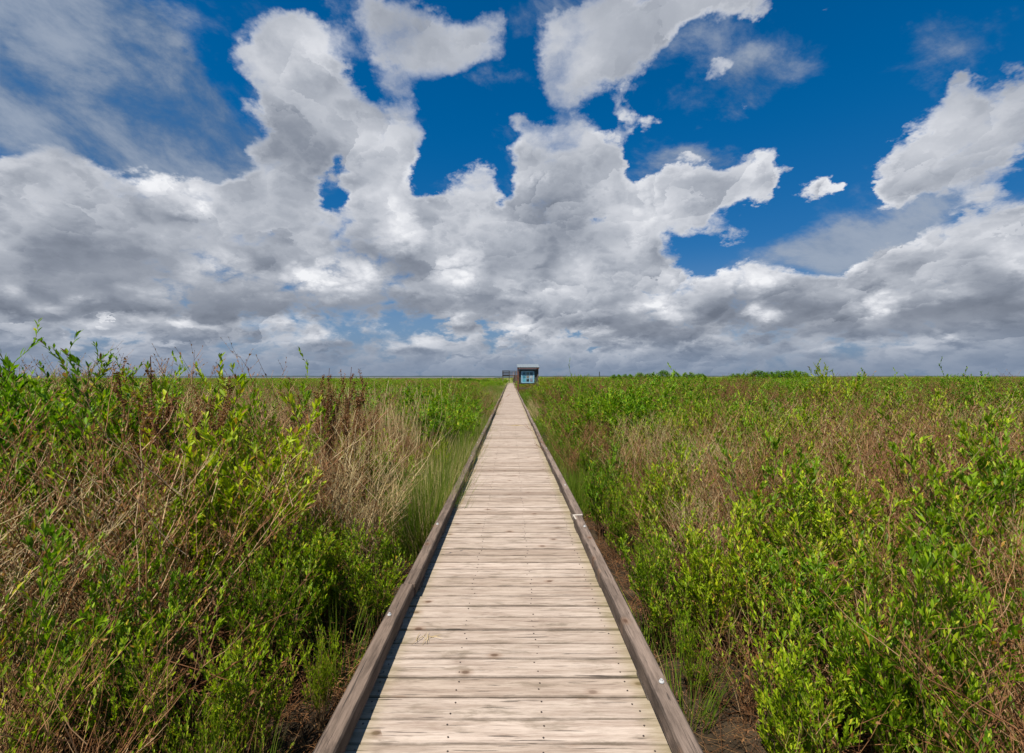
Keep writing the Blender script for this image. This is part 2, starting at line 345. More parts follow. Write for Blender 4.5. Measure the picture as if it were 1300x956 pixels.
def wood(name, light, mid, dark, along='x', wear=.5, green=0.0, nails=False):
    """weathered boards; the grain runs along x or y; per-board attribute rnd shifts the pattern"""
    m, g, out = new_mat(name)
    geo = g.new('ShaderNodeTexCoord').outputs['Object']; r = attr(g, 'rnd')
    x, y, z = g.sep(geo)
    if along == 'y': x, y = y, x
    if along == 'z': x, z = z, x
    off = g.m('MULTIPLY', r, 97.0)
    v1 = g.xyz(g.m('MULTIPLY_ADD', x, 2.2, off), g.m('MULTIPLY', y, 26.0), g.m('MULTIPLY', z, 24.0))
    v2 = g.xyz(g.m('MULTIPLY_ADD', x, 9.0, off), g.m('MULTIPLY', y, 210.0), g.m('MULTIPLY', z, 120.0))
    v3 = g.xyz(g.m('MULTIPLY_ADD', x, 3.0, off), g.m('MULTIPLY_ADD', y, 11.0, off), g.m('MULTIPLY', z, 8.0))
    n1 = g.noise(v1, 1.0, 7, .72, .25).outputs[0]; n2 = g.noise(v2, 1.0, 4, .7, .2).outputs[0]; n3 = g.noise(v3, 1.0, 6, .68, .3).outputs[0]
    c = ramp(g, n1, [(.25, dark), (.39, mid), (.58, light), (.75, tuple(q*1.08 for q in light))])
    c = g.mix(g.m('MULTIPLY', g.rng(n2, .52, .33), .38), c, (*[q*.75 for q in dark], 1))
    c = g.mix(g.m('MULTIPLY', g.rng(n3, .53, .68), .80), c, (*[q*.70 for q in mid], 1))
    c = g.mix(g.m('MULTIPLY', g.rng(n3, .40, .27), .55), c, (*[min(1, q*1.18) for q in light], 1))
    # per board tone
    c = g.mix(1.0, c, ramp(g, g.m('FRACT', g.m('MULTIPLY', r, 7.31)), [(0, (.70,.65,.60)), (.15, (.88,.84,.79)), (.5, (.97,.95,.92)), (.8, (1.04,1.02,.99)), (1, (1.13,1.11,1.09))]), 'MULTIPLY')
    # grime along the board edges
    ed = g.m('ABSOLUTE', attr(g, 'edge'))
    gr = g.m('MULTIPLY', g.rng(g.m('ADD', ed, g.m('MULTIPLY', g.m('SUBTRACT', n3, .5), .30)), .90, 1.04), .70)
    c = g.mix(gr, c, (*[q*.42 for q in dark], 1))
    # knots
    kv = g.xyz(g.m('MULTIPLY_ADD', x, 4.2, off), g.m('MULTIPLY', y, 6.9), g.m('MULTIPLY', z, 4.0))
    vo = g.new('ShaderNodeTexVoronoi', feature='F1', voronoi_dimensions='2D'); g.put(vo.inputs['Vector'], kv); vo.inputs['Scale'].default_value = 1.0
    kc = g.sep(vo.outputs['Color'])[0]
    knot = g.m('MULTIPLY', g.rng(vo.outputs['Distance'], .13, .05), g.rng(kc, .87, .90))
    halo = g.m('MULTIPLY', g.rng(vo.outputs['Distance'], .27, .10), g.rng(kc, .87, .90))
    c = g.mix(g.m('MULTIPLY', halo, .45), c, (.20, .12, .075, 1))
    c = g.mix(g.m('MULTIPLY', knot, .8), c, (.075, .038, .022, 1))
    # long checks in the grain
    chk = g.m('MULTIPLY', g.rng(g.noise(g.xyz(g.m('MULTIPLY_ADD', x, 3.0, off), g.m('MULTIPLY', y, 90.0), g.m('MULTIPLY', z, 60.0)), 1.0, 3, .55, .3).outputs[0], .375, .335), .85)
    c = g.mix(chk, c, (.045, .035, .028, 1))
    if green:
        e = g.m('ADD', g.m('MULTIPLY', g.rng(g.m('ABSOLUTE', x), .55, .66), .8), g.m('MULTIPLY', g.m('SUBTRACT', n3, .5), 1.2))
        c = g.mix(g.m('MULTIPLY', e, green, clamp=True), c, (.17, .155, .055, 1))
    h = g.m('SUBTRACT', g.m('ADD', g.m('MULTIPLY', n1, .5), g.m('MULTIPLY', n2, .5)), chk)
    princ(g, out, c, .82, .25, h, bstr=.55, bdist=.004)
    return m
M = {}
M['deck'] = wood('weathered_deck_boards', (.44,.365,.31), (.305,.238,.195), (.135,.095,.070), 'x', green=.45)
M['kerb'] = wood('dark_kerb_timber', (.205,.155,.125), (.110,.082,.065), (.030,.022,.017), 'y')
M['post'] = wood('post_timber', (.24,.20,.17), (.15,.12,.10), (.07,.055,.045), 'z')
M['redwood'] = wood('reddish_timber', (.30,.12,.07), (.19,.07,.045), (.07,.03,.02), 'z')
M['farwood'] = wood('platform_timber', (.23,.17,.15), (.15,.11,.095), (.06,.045,.04), 'x')
def plain(name, color, rough=.5, spec=.5, metal=0.0, var=.15, scale=8.0):
    m, g, out = new_mat(name)
    n = g.noise(g.new('ShaderNodeTexCoord').outputs['Object'], scale, 4, .6).outputs[0]
    c = g.mix(n, (*[q*(1-var) for q in color], 1), (*[min(1, q*(1+var)) for q in color], 1))
    princ(g, out, c, rough, spec, n, metal, .1, .002); return m
M['dkrail'] = plain('dark_weathered_railing', (.030,.027,.026), .85, .1)
M['nail'] = plain('rusty_nail', (.05,.035,.03), .6)
M['bolt'] = plain('galvanised_steel', (.50,.50,.49), .55, metal=.3)
M['roof'] = plain('white_metal_roof', (.17,.20,.225), .65, .4, .1, .06)
M['frame'] = plain('pale_blue_frame_paint', (.20,.38,.50), .5)
M['panel'] = plain('dark_backing', (.035,.04,.04), .5)

def leaf_mat(name, fresh, yellow, bright=1.0):
    """tone attribute picks the leaf colour; object colour red = yellower plant"""
    m, g, out = new_mat(name)
    t = attr(g, 'tone'); oi = g.new('ShaderNodeObjectInfo')
    ocr, ocg, ocb = g.sep(oi.outputs['Color'])
    cf = ramp(g, t, fresh); cy = ramp(g, t, yellow)
    pos = g.noise(g.new('ShaderNodeNewGeometry').outputs['Position'], .9, 3, .6).outputs[0]
    f = g.m('ADD', g.m('MULTIPLY', g.m('SUBTRACT', 1.0, ocr), 1.0), g.m('ADD', g.m('MULTIPLY', g.m('SUBTRACT', pos, .5), 1.1), g.m('MULTIPLY', g.m('SUBTRACT', oi.outputs['Random'], .5), .45)), clamp=True)
    c = g.mix(f, cf, cy)
    p = g.new('ShaderNodeBsdfPrincipled'); g.put(p.inputs['Base Color'], c); p.inputs['Roughness'].default_value = .48; p.inputs['Specular IOR Level'].default_value = .22
    tr = g.new('ShaderNodeBsdfTranslucent'); g.put(tr.inputs[0], g.mix(1.0, c, (1.25, 1.35, .55, 1), 'MULTIPLY'))
    mx = g.new('ShaderNodeMixShader'); mx.inputs[0].default_value = .38
    g.l.new(p.outputs[0], mx.inputs[1]); g.l.new(tr.outputs[0], mx.inputs[2]); g.l.new(mx.outputs[0], out.inputs[0])
    return m
M['leaf'] = leaf_mat('shrub_leaves',
    [(0, (.028,.075,.004)), (.35, (.100,.215,.007)), (.70, (.215,.375,.010)), (.86, (.44,.44,.022)), (.93, (.42,.36,.03)), (.97, (.50,.27,.03)), (1, (.22,.10,.03))],
    [(0, (.09,.150,.006)), (.35, (.26,.36,.009)), (.70, (.46,.52,.012)), (.84, (.46,.44,.035)), (.92, (.55,.42,.04)), (.97, (.50,.25,.04)), (1, (.25,.11,.03))])
M['grass'] = leaf_mat('marsh_grass',
    [(0, (.060,.115,.010)), (.5, (.13,.215,.018)), (.8, (.24,.28,.03)), (.92, (.36,.31,.10)), (1, (.45,.36,.18))],
    [(0, (.12,.17,.02)), (.4, (.20,.24,.035)), (.7, (.36,.30,.10)), (1, (.50,.40,.22))])
M['deadleaf'] = leaf_mat('dead_leaves',
    [(0, (.11,.045,.020)), (.5, (.25,.115,.050)), (.85, (.38,.20,.09)), (1, (.36,.22,.10))],
    [(0, (.12,.06,.03)), (.5, (.22,.12,.06)), (1, (.40,.27,.13))])
def twig_mat(name, stops):
    m, g, out = new_mat(name)
    t = attr(g, 'tone'); r = g.new('ShaderNodeObjectInfo').outputs['Random']
    c = ramp(g, g.m('ADD', g.m('MULTIPLY', t, .8), g.m('MULTIPLY', r, .2)), stops)
    princ(g, out, c, .75, .25); return m
M['twig'] = twig_mat('green_brown_stems', [(0, (.08,.040,.020)), (.5, (.19,.105,.045)), (1, (.27,.20,.11))])
M['deadtwig'] = twig_mat('dead_twigs', [(0, (.075,.028,.011)), (.4, (.22,.095,.036)), (.75, (.39,.215,.095)), (1, (.62,.46,.27))])
M['straw'] = twig_mat('straw_stalks', [(0, (.26,.18,.075)), (.5, (.46,.34,.16)), (1, (.62,.50,.28))])

# ------------------------------------------------------------------ ground and water
def build_ground():
    m, g, out = new_mat('marsh_soil')
    P = g.new('ShaderNodeNewGeometry').outputs['Position']; x, y, z = g.sep(P)
    n = g.noise(P, 3.0, 8, .65).outputs[0]; nb = g.noise(P, .22, 5, .65).outputs[0]
    soil = ramp(g, n, [(.3, (.018,.013,.009)), (.55, (.045,.032,.020)), (.75, (.10,.075,.045))])
    sv = g.xyz(g.m('MULTIPLY', x, .05), g.m('MULTIPLY', y, .02), 0.0)
    ns = g.noise(sv, 1.0, 6, .7).outputs[0]
    veg = ramp(g, g.m('ADD', g.m('MULTIPLY', nb, .5), g.m('MULTIPLY', ns, .5)), [(.38, (.055,.095,.018)), (.48, (.12,.15,.030)), (.56, (.20,.19,.06)), (.64, (.32,.25,.12))])
    dist = g.vm('LENGTH', g.xyz(x, y, 0.0))
    c = g.mix(g.rng(dist, 25, 70), soil, veg)
    princ(g, out, c, .95, .1, n, bstr=.6, bdist=.05)
    rr = np.concatenate([np.linspace(0, 12, 25), np.geomspace(13, 12000, 90)]); na = 220
    aa = np.arange(na)*2*np.pi/na
    X = rr[:, None]*np.sin(aa)[None]; Y = rr[:, None]*np.cos(aa)[None]
    ax = np.abs(X)
    far = np.clip((rr[:, None]-45)/60, 0, 1); away = np.clip((ax-3)/6, 0, 1)
    bump = .10*np.sin(X*1.7+np.sin(Y*1.3))*np.cos(Y*1.9+np.sin(X*.7)) + .35*far*np.sin(X*.11+2*np.sin(Y*.05))*np.cos(Y*.09)
    Z = GZ + bump*np.clip((ax-.9)/1.0, 0, 1)*np.exp(-rr[:, None]/900)
    Z = Z + .45*far*away*np.exp(-np.clip(rr[:, None]-300, 0, None)/200)
    V = np.stack([X, Y, Z], -1).reshape(-1, 3)
    i = np.arange(len(rr)-1)[:, None]*na; j = np.arange(na)[None]; j2 = (j+1) % na
    F = np.stack([i+j, i+na+j, i+na+j2, i+j2], -1).reshape(-1, 4)
    o = link('ground', np_mesh('ground', V, F, [m], smooth=True)); tag(o, kind='structure')
    # water beyond the marsh on the left, mud flats before it
    m, g, out = new_mat('bay_water')
    P = g.new('ShaderNodeNewGeometry').outputs['Position']
    princ(g, out, (.075,.095,.105,1), .8, .05, g.noise(P, .8, 3).outputs[0], bstr=.6, bdist=.2)
    def sheet(name, pts, z, mat):
        me = bpy.data.meshes.new(name); me.from_pydata([(a, b, z) for a, b in pts], [], [list(range(len(pts)))]); me.materials.append(mat)
        o = link(name, me); tag(o, kind='structure'); return o
    wp = [(-9000, 560), (-700, 600), (-420, 640), (-180, 600), (-60, 660), (-8, 700), (6, 820), (60, 2600), (3000, 4200), (9000, 5200), (9000, 9000), (-9000, 9000)]
    sheet('water', wp[::-1], -.04, m)
    m, g, out = new_mat('mud_flat')
    P = g.new('ShaderNodeNewGeometry').outputs['Position']
    princ(g, out, ramp(g, g.noise(P, .02, 4).outputs[0], [(.4, (.12,.10,.075)), (.6, (.20,.165,.13))]), .8, .3)
    sheet('mud_flat', [(-9, 460), (-25, 700), (-300, 620), (-420, 560), (-300, 500), (-110, 440)], -.03, m)
    # far shore
    m, g, out = new_mat('far_shore'); princ(g, out, (.055,.075,.075,1), 1, .1)
    xs = np.linspace(-9000, 9000, 240); h = 9+7*np.abs(np.sin(xs*.0013))*rng.random(240)
    V = [];
    for q, hh in zip(xs, h): V += [(q, 7600-abs(q)*.1, -1), (q, 7600-abs(q)*.1, hh), (q, 7900-abs(q)*.1, hh*.9), (q, 7900-abs(q)*.1, -1)]
    F = []
    for k in range(239):
        for e in range(3): F.append([k*4+e, k*4+4+e, k*4+5+e, k*4+1+e])
    o = link('far_hills', np_mesh('far_hills', V, F, [m])); tag(o, kind='structure')
build_ground()

# ------------------------------------------------------------------ the boardwalk
WALK_END = 112.0
def build_walk():
    random.seed(3)
    w = empty('boardwalk', (0, 0, GZ)); tag(w, 'long straight weathered grey boardwalk with low kerb timbers running to the horizon', 'boardwalk')
    B = Boxes(); y = -2.0; prev = 0
    while y < WALK_END:
        wd = .140 if random.random() < .9 else .150
        L = 1.525+random.uniform(-.012, .012)
        B.box((random.uniform(-.006, .006), y+wd/2, -.019+random.uniform(-.0022, .0022)), (L, wd, .038), rz=random.uniform(-.0018, .0018), rx=random.uniform(-.012, .012), bev=.004)
        if y < 16:
            for sx in (-.655, -.27, .145, .585):
                for q in (.28, .72):
                    if random.random() < .8:
                        B.box((sx+random.uniform(-.016, .016), y+wd*q+random.uniform(-.01, .01), .0012), (.007, .007, .003), rz=.7, bev=.001, mi=1)
        y += wd+random.choice((.004, .005, .007, .010))
    d = link('deck', B.mesh('deck', [M['deck'], M['nail']]), w, (0, 0, -GZ))
    for side, joints in ((-1, [-2.2, 3.26, 8.9, 12.2]), (1, [-2.2, .9, 4.9, 9.8])):
        while joints[-1] < WALK_END: joints.append(joints[-1]+random.choice((3.66, 4.88, 4.88)))
        for k in range(len(joints)-1):
            a, b = joints[k], min(joints[k+1], WALK_END)
            if b-a < .5: continue
            off = {(-1, 0): -.014, (1, 1): -.004}.get((side, k), random.uniform(-.012, .016))
            if side > 0 and 49.5 < a < 52: continue
            Bk = Boxes(); rz = random.uniform(-.004, .004)
            cx = side*(.702-off) if side < 0 else .702+off
            Bk.box((cx, (a+b)/2, .070+random.uniform(-.003, .003)), (.088, b-a-.012, .088), r=((.02+.011*(k % 3)) if side < 0 else (.118+.009*(k % 3))), rz=rz, rx=random.uniform(-.001, .001), bev=.007)
            kb = link('kerb_timber', Bk.mesh('kerb_timber', [M['kerb']]), w, (0, 0, -GZ))
            q = a+.25
            while q < min(b, 22):
                Bs = Boxes(); Bs.box((cx, q, .0125), (.084, .20, .024), bev=.002); q += 1.2
                link('spacer_block', Bs.mesh('spacer_block', [M['post']]), kb)
            if a < 22:
                for q in ([2.83, .4] if (side < 0 and k == 0) else [a+1.31, b-.4]):
                    me = bpy.data.meshes.new('bolt'); import bmesh
                    bm = bmesh.new(); bmesh.ops.create_cone(bm, cap_ends=True, segments=14, radius1=.013, radius2=.011, depth=.005)
                    bmesh.ops.create_cone(bm, cap_ends=True, segments=6, radius1=.007, radius2=.0065, depth=.014, matrix=Matrix.Translation((0, 0, .003)))
                    bm.to_mesh(me); bm.free(); me.materials.append(M['bolt'])
                    link('bolt', me, kb, (cx+.012*side, q, .1178))
    for sx in (-.66, -.27, .145, .62):
        Bs = Boxes(); Bs.box((sx, (WALK_END-2)/2, -.135), (.045, WALK_END+1.8, .185), bev=.004)
        link('stringer', Bs.mesh('stringer', [M['kerb']]), w, (0, 0, -GZ))
    Bp = Boxes(); Bp.box((0, 0, 0), (.10, .10, .54), bev=.006); pm = Bp.mesh('support_post', [M['post']]); Bp = Boxes(); Bp.box((0, 0, 0), (1.45, .045, .14), bev=.004); cm = Bp.mesh('cross_beam', [M['post']]); q = .3
    while q < WALK_END:
        for sx in (-.60, .56): link('support_post', pm, w, (sx, q, -.50-GZ))
        link('cross_beam', cm, w, (0, q+.08, -.30-GZ))
        q += 2.44
    # pale split end of the right kerb by its joint
    Bc = Boxes(); Bc.box((.700, 4.872, .1165), (.092, .030, .006), rz=.12, bev=.002); Bc.box((.655, 4.80, .1165), (.016, .15, .006), rz=.06, bev=.002)
    link('split_wood', Bc.mesh('split_wood', [plain('fresh_split_wood', (.42,.37,.31), .7)]), w, (0, 0, -GZ))
build_walk()

# ------------------------------------------------------------------ kiosk and viewing platform
def boxpart(name, mat, parent, items, off=(0, 0, 0)):
    B = Boxes()
    for it in items: B.box(*it[:2], **(it[2] if len(it) > 2 else {}))
    return link(name, B.mesh(name, [mat]), parent, off)
def build_kiosk():
    k = empty('information_kiosk', (1.92, 51.0, GZ)); tag(k, 'small roofed information kiosk with a pale framed display beside the boardwalk', 'kiosk')
    Z = -GZ
    for x in (-1.08, 1.06):
        for y in (0, 1.35): boxpart('post', M['redwood'] if x < 0 else M['post'], k, [((x, y, (Z+2.45)/2+(.17 if y else 0)), (.13, .13, Z+2.45+(.34 if y else 0)))])
    rf = boxpart('roof', M['roof'], k, [((0, .62, Z+2.72), (2.42, 2.05, .035), dict(rx=math.atan2(.36, 1.95), bev=.004))])
    boxpart('roof_ribs', M['roof'], rf, [((x, .62, Z+2.755), (.03, 2.05, .03), dict(rx=math.atan2(.36, 1.95))) for x in np.linspace(-1.15, 1.15, 9)])
    boxpart('fascia', M['redwood'], k, [((0, -.33, Z+2.45), (2.36, .04, .14))])
    boxpart('side_panel', M['redwood'], k, [((-1.03, .675, Z+1.75), (.03, 1.2, 1.5)), ])
    boxpart('back_panel', M['panel'], k, [((-.0, .10, Z+1.55), (1.98, .04, 1.62))])  # dark colour stands in for the shade under the roof overhang
    db = boxpart('display_board', M['panel'], k, [((-.04, .05, Z+1.50), (1.36, .04, 1.16))])
    boxpart('display_frame', M['frame'], db, [((-.04-.66, .0, Z+1.50), (.10, .05, 1.24)), ((-.04+.66, .0, Z+1.50), (.10, .05, 1.24)), ((-.04, .0, Z+2.10), (1.22, .05, .10)), ((-.04, .0, Z+.90), (1.22, .05, .10)),
       ((-.04, .02, Z+1.50), (1.20, .02, 1.08))])
    cols = [(.03,.12,.17), (.10,.16,.16), (.03,.08,.12), (.04,.16,.22), (.16,.16,.14), (.30,.33,.35), (.06,.26,.32), (.02,.03,.03), (.17,.17,.22)]
    for r in range(3):
        for c in range(3):
            boxpart('photo', plain('photo_print', cols[r*3+c], .3, var=.5, scale=6), db, [((-.04-.39+c*.39, -.002, Z+1.86-r*.36), (.30, .012, .28))])
    boxpart('cross_rail', M['post'], k, [((-.01, -.0, Z+.28), (2.0, .045, .12))])
    boxpart('sill', M['panel'], k, [((-.02, -.0, Z+.80), (2.0, .12, .06))])
build_kiosk()
def build_platform():
    p = empty('viewing_platform', (1.2, 113.0, GZ)); tag(p, 'raised timber viewing platform with slatted railing beyond the kiosk', 'viewing platform')
    Z = -GZ; x0, x1, y0, y1, top = -3.2, 3.4, 2.6, 8.0, 1.93
    boxpart('platform_deck', M['farwood'], p, [(((x0+x1)/2, y, Z+top), (x1-x0, .14, .05)) for y in np.arange(y0, y1, .15)] + [(((x0+x1)/2, y0-.06, Z+top-.12), (x1-x0, .05, .24))])
    for x in np.linspace(x0+.1, x1-.1, 5):
        for y in (y0+.1, y1-.1): boxpart('post', M['post'], p, [((x, y, (Z+top+1.02)/2), (.14, .14, Z+top+1.02))])
    rails = []
    for h in (1.0, .62, .28):
        rails += [((x0/2-.7+.0, y0, Z+top+h), (-x0-1.4+.02, .05, .17)), ((2.5, y0, Z+top+h), (1.9, .05, .17)), (((x0+x1)/2, y1, Z+top+h), (x1-x0, .05, .17)), ((x0, (y0+y1)/2, Z+top+h), (.05, y1-y0, .13)), ((x1, (y0+y1)/2, Z+top+h), (.05, y1-y0, .13))]
    rails += [(((x0-1.4)/2, y0-.09, Z+top-.12), (-x0-1.4, .05, .34))]
    boxpart('railing', M['dkrail'], p, rails)
    st = boxpart('stairs', M['farwood'], p, [((.25, .15+i*.27, Z+(i+1)*.193-.02), (1.5, .29, .04)) for i in range(9)] + [((.25, .02+i*.27, Z+(i+.5)*.193), (1.5, .02, .18)) for i in range(9)])
    a = math.atan2(1.55, 2.45)
    boxpart('handrail', M['farwood'], st, [((sx, 1.3, Z+1.9), (.08, 2.95, .10), dict(rx=a)) for sx in (-.5, 1.0)] + [((sx, 1.3, Z+1.4), (.05, 2.95, .12), dict(rx=a)) for sx in (-.5, 1.0)] + [((sx, .1, Z+.55), (.1, .1, 1.1)) for sx in (-.5, 1.0)])
    boxpart('stringer', M['farwood'], st, [((sx, 1.3, Z+.75), (.05, 2.95, .28), dict(rx=a)) for sx in (-.53, 1.03)])
build_platform()
def build_marker():
    x, y = (761-CX)/FPX*300, 300
    b = empty('channel_marker', (x, y, -.2)); tag(b, 'thin dark marker post standing far off on the horizon right of the kiosk', 'marker post')
    boxpart('post', M['panel'], b, [((0, 0, 2.2), (.45, .45, 4.4))]); boxpart('platform', M['panel'], b, [((0, 0, 3.3), (.8, .8, .12))]); boxpart('lantern', M['panel'], b, [((0, 0, 4.6), (.4, .4, .5))])
build_marker()
# ------------------------------------------------------------------ plants
def grow(n, base_r, height, lean, k=6, wob=.05, top_var=.25):
    """n stems from a small base disc, leaning outwards: paths (n,k,3) of unit-height plants"""
    a = rng.uniform(0, 2*np.pi, n); r = base_r*np.sqrt(rng.random(n))
    b = np.stack([r*np.cos(a), r*np.sin(a), np.zeros(n)], 1)
    a2 = a+rng.normal(0, .5, n); ln = lean*rng.uniform(.1, 1.0, n); h = height*(1-top_var*rng.random(n)-.25*(ln/lean)**2)
    t = np.linspace(0, 1, k)[None, :, None]
    d = np.stack([np.cos(a2)*ln*h, np.sin(a2)*ln*h, h], 1)[:, None]
    P = b[:, None]+d*np.concatenate([t**1.25, t**1.25, t], 2)
    w = np.cumsum(rng.normal(0, wob, (n, k, 3))*np.array([1, 1, .3]), 1)*height/k; w -= w[:, :1]
    return P+w
def side_shoots(P, per, length, spread, tlo=.3, k=4):
    """short shoots leaving the stems"""
    n, kk, _ = P.shape; idx = np.repeat(np.arange(n), per); t = rng.uniform(tlo, 1.0, n*per)*(kk-1.001)
    i = t.astype(int); f = (t-i)[:, None]; o = P[idx, i]*(1-f)+P[idx, i+1]*f
    T = P[idx, i+1]-P[idx, i]; T /= np.linalg.norm(T, axis=1, keepdims=True)
    a = rng.uniform(0, 2*np.pi, n*per); s = np.stack([np.cos(a), np.sin(a), rng.uniform(-.1, .5, n*per)], 1)
    D = T*(1-spread)+s*spread; D /= np.linalg.norm(D, axis=1, keepdims=True)
    L = (length*rng.uniform(.5, 1.2, n*per))[:, None, None]
    q = np.linspace(0, 1, k)[None, :, None]
    return o[:, None]+D[:, None]*q*L+np.array([0, 0, 1.])*(q**2)*L*.25+rng.normal(0, .04, (n*per, k, 3))*q*L
def leafed(paths, per, ln, wd, up=.68, t0=.25, tone_mu=.5):
    n, k, _ = paths.shape; idx = np.repeat(np.arange(n), per)
    t = (t0+(1-t0)*np.tile(np.linspace(0, 1, per)**.62, n)+rng.normal(0, .03, n*per)).clip(0, .999)*(k-1)
    i = np.minimum(t.astype(int), k-2); f = (t-i)[:, None]; o = paths[idx, i]*(1-f)+paths[idx, i+1]*f
    T = paths[idx, i+1]-paths[idx, i]; T /= np.linalg.norm(T, axis=1, keepdims=True)
    a = np.tile(np.arange(per)*2.4, n)+np.repeat(rng.uniform(0, 6.3, n), per)
    s = np.stack([np.cos(a), np.sin(a), rng.normal(.05, .25, n*per)], 1)
    D = T*up+s*(1-up)+np.array([0, 0, .15])
    L = ln*rng.uniform(.55, 1.2, n*per)*(1.0-.35*np.tile(np.linspace(0, 1, per)**3, n))
    tone = np.clip(rng.beta(2.2, 2.6, n*per)*.85+np.repeat(rng.normal(0, .06, n), per)+(rng.random(n*per) < .105)*.48, 0, 1)
    return leaves(o, D, L, wd*L/ln*rng.uniform(.8, 1.2, n*per), tone)
def stems_mesh(name, sets, mat):
    V, F, T = [], [], []; b = 0
    for P, r0, r1 in sets:
        n, k, _ = P.shape; rad = np.linspace(1, 0, k)[None]*(r0-r1)+r1; rad = rad*rng.uniform(.7, 1.3, (n, 1))
        v, f = tubes(P, rad, 3); V.append(v); F.append(f+b); T.append(np.repeat(rng.random(n), k*3)); b += len(v)
    return np_mesh(name, np.concatenate(V), np.concatenate(F), [mat], {'tone': np.concatenate(T)})
def leaf_mesh(name, sets, mat):
    V, F, T = [], [], []; b = 0
    for v, f, t in sets: V.append(v); F.append(f+b); T.append(t); b += len(v)
    return np_mesh(name, np.concatenate(V), np.concatenate(F), [mat], {'tone': np.concatenate(T)})

def v_shrub(h=1.9, n=17, per=8, ln=.055, wd=.016, lean=.5, lp=17):
    n = n+6; S = grow(n, .22, h, lean, 7, .05, .5); Q = side_shoots(S, per, .26*h/1.7, .45, .28)
    Q2 = side_shoots(Q, 1, .14, .5, .2, 3)
    Q3 = side_shoots(S, 4, .16*h/1.7, .6, .62, 3)
    lf = leaf_mesh('foliage', [leafed(Q, lp, ln, wd), leafed(Q3, 11, ln, wd), leafed(Q2, 8, ln*.9, wd), leafed(S[:, 3:], 16, ln, wd, t0=.1)], M['leaf'])
    return lf, stems_mesh('branches', [(S, .007, .0025), (Q, .0028, .0014), (Q3, .002, .001), (Q2, .0018, .001)], M['twig'])
def v_dead(h=1.8, n=24, brown=.35, mat='deadtwig'):
    S = grow(n, .22, h, .62, 8, .13); Q = side_shoots(S, 9, .36*h/1.6, .5, .2, 5); Q2 = side_shoots(Q, 4, .17, .55, .2, 4)
    lf = leaf_mesh('withered_leaves', [leafed(Q2, 3, .030*brown/.35, .012), leafed(Q, 3, .034, .013)], M['deadleaf'])
    return lf, stems_mesh('branches', [(S, .006, .002), (Q, .0026, .0012), (Q2, .0015, .0008)], M[mat])
def v_seedhead(h=2.1, n=7):
    n += 10; S = grow(n, .14, h, .22, 8, .05); Q = side_shoots(S, 12, .17, .35, .68, 4)
    m = Q.shape[0]; per = 34; idx = np.repeat(np.arange(m), per); t = rng.random(m*per)[:, None]
    o = Q[idx, 0]*(1-t)+Q[idx, -1]*t+rng.normal(0, .008, (m*per, 3))
    lf = leaf_mesh('seed_heads', [leaves(o, rng.normal(0, 1, (m*per, 3))+np.array([0, 0, .5]), rng.uniform(.012, .026, m*per), rng.uniform(.010, .018, m*per), rng.random(m*per)*.6)], M['deadleaf'])
    return lf, stems_mesh('stalks', [(S, .006, .003), (Q, .002, .001)], M['deadtwig'])
random.seed(5)
V_GREEN = [v_shrub(1.9, 16, 8, .086, .023), v_shrub(1.8, 20, 8, .076, .021, .55), v_shrub(2.0, 16, 8, .094, .025, .42), v_shrub(1.7, 18, 9, .070, .019, .55)]
V_BROAD = [v_shrub(1.7, 15, 7, .088, .021, .5, 15), v_shrub(1.8, 13, 7, .094, .023, .45, 14)]
V_DEAD = [v_dead(1.8), v_dead(1.7, 26, .22, 'straw'), v_dead(1.9, 20, .5)]
V_SEED = [v_seedhead(), v_seedhead(2.0, 9)]
def v_mixed(h=1.8):
    """thin leafy shrub with many bare twigs"""
    S = grow(18, .24, h, .55, 7, .09); Q = side_shoots(S, 6, .30, .5, .25, 4); Q2 = side_shoots(Q, 3, .15, .55, .2, 3)
    sel = rng.random(len(Q)) < .75
    lf = leaf_mesh('foliage', [leafed(Q[sel], 14, .055, .017), leafed(S[::2, 3:], 14, .058, .018)], M['leaf'])
    return lf, stems_mesh('branches', [(S, .006, .002), (Q, .0026, .0013), (Q2, .0015, .0008)], M['deadtwig'])
V_MIX = [v_mixed(1.8), v_mixed(1.7), v_mixed(1.9)]
KIND = {'green': V_GREEN, 'broad': V_BROAD, 'dead': V_DEAD, 'seed': V_SEED, 'mix': V_MIX}
NAMES = {'green': ('leafy_shrub', 'foliage', 'branches'), 'broad': ('broad_leaf_shrub', 'foliage', 'branches'), 'dead': ('dead_shrub', 'withered_leaves', 'branches'),
         'seed': ('dry_seed_plant', 'seed_heads', 'stalks'), 'mix': ('twiggy_shrub', 'foliage', 'branches')}
NOMH = {'green': 2.0, 'broad': 1.75, 'dead': 1.8, 'seed': 1.95, 'mix': 1.8}
plants = []
def plant(kind, x, y, top, yellow=0.0, wide=1.0, label=None, cat=None, group=None, z=GZ):
    """one plant whose top stands `top` metres over the deck"""
    v = random.choice(KIND[kind]); nm = NAMES[kind]
    sc = (top-z)/NOMH[kind]*.94; sh = sc*wide*random.uniform(.9, 1.1)
    e = empty(nm[0], (x, y, z), random.uniform(0, 6.28)); e.scale = (sh, sh, sc)
    e.rotation_euler = (random.uniform(-.06, .06), random.uniform(-.06, .06), random.uniform(0, 6.28))
    for q, me in zip(nm[1:], v):
        o = link(q, me, e); o.color = (1-yellow, 1, 1, 1)
    c = {'green': 'shrub', 'broad': 'shrub', 'dead': 'dead shrub', 'seed': 'dry plant', 'mix': 'shrub'}[kind]
    tag(e, label, cat or c, group); plants.append((x, y, kind)); return e

def pix(px, d): return (px-CX)/FPX*d
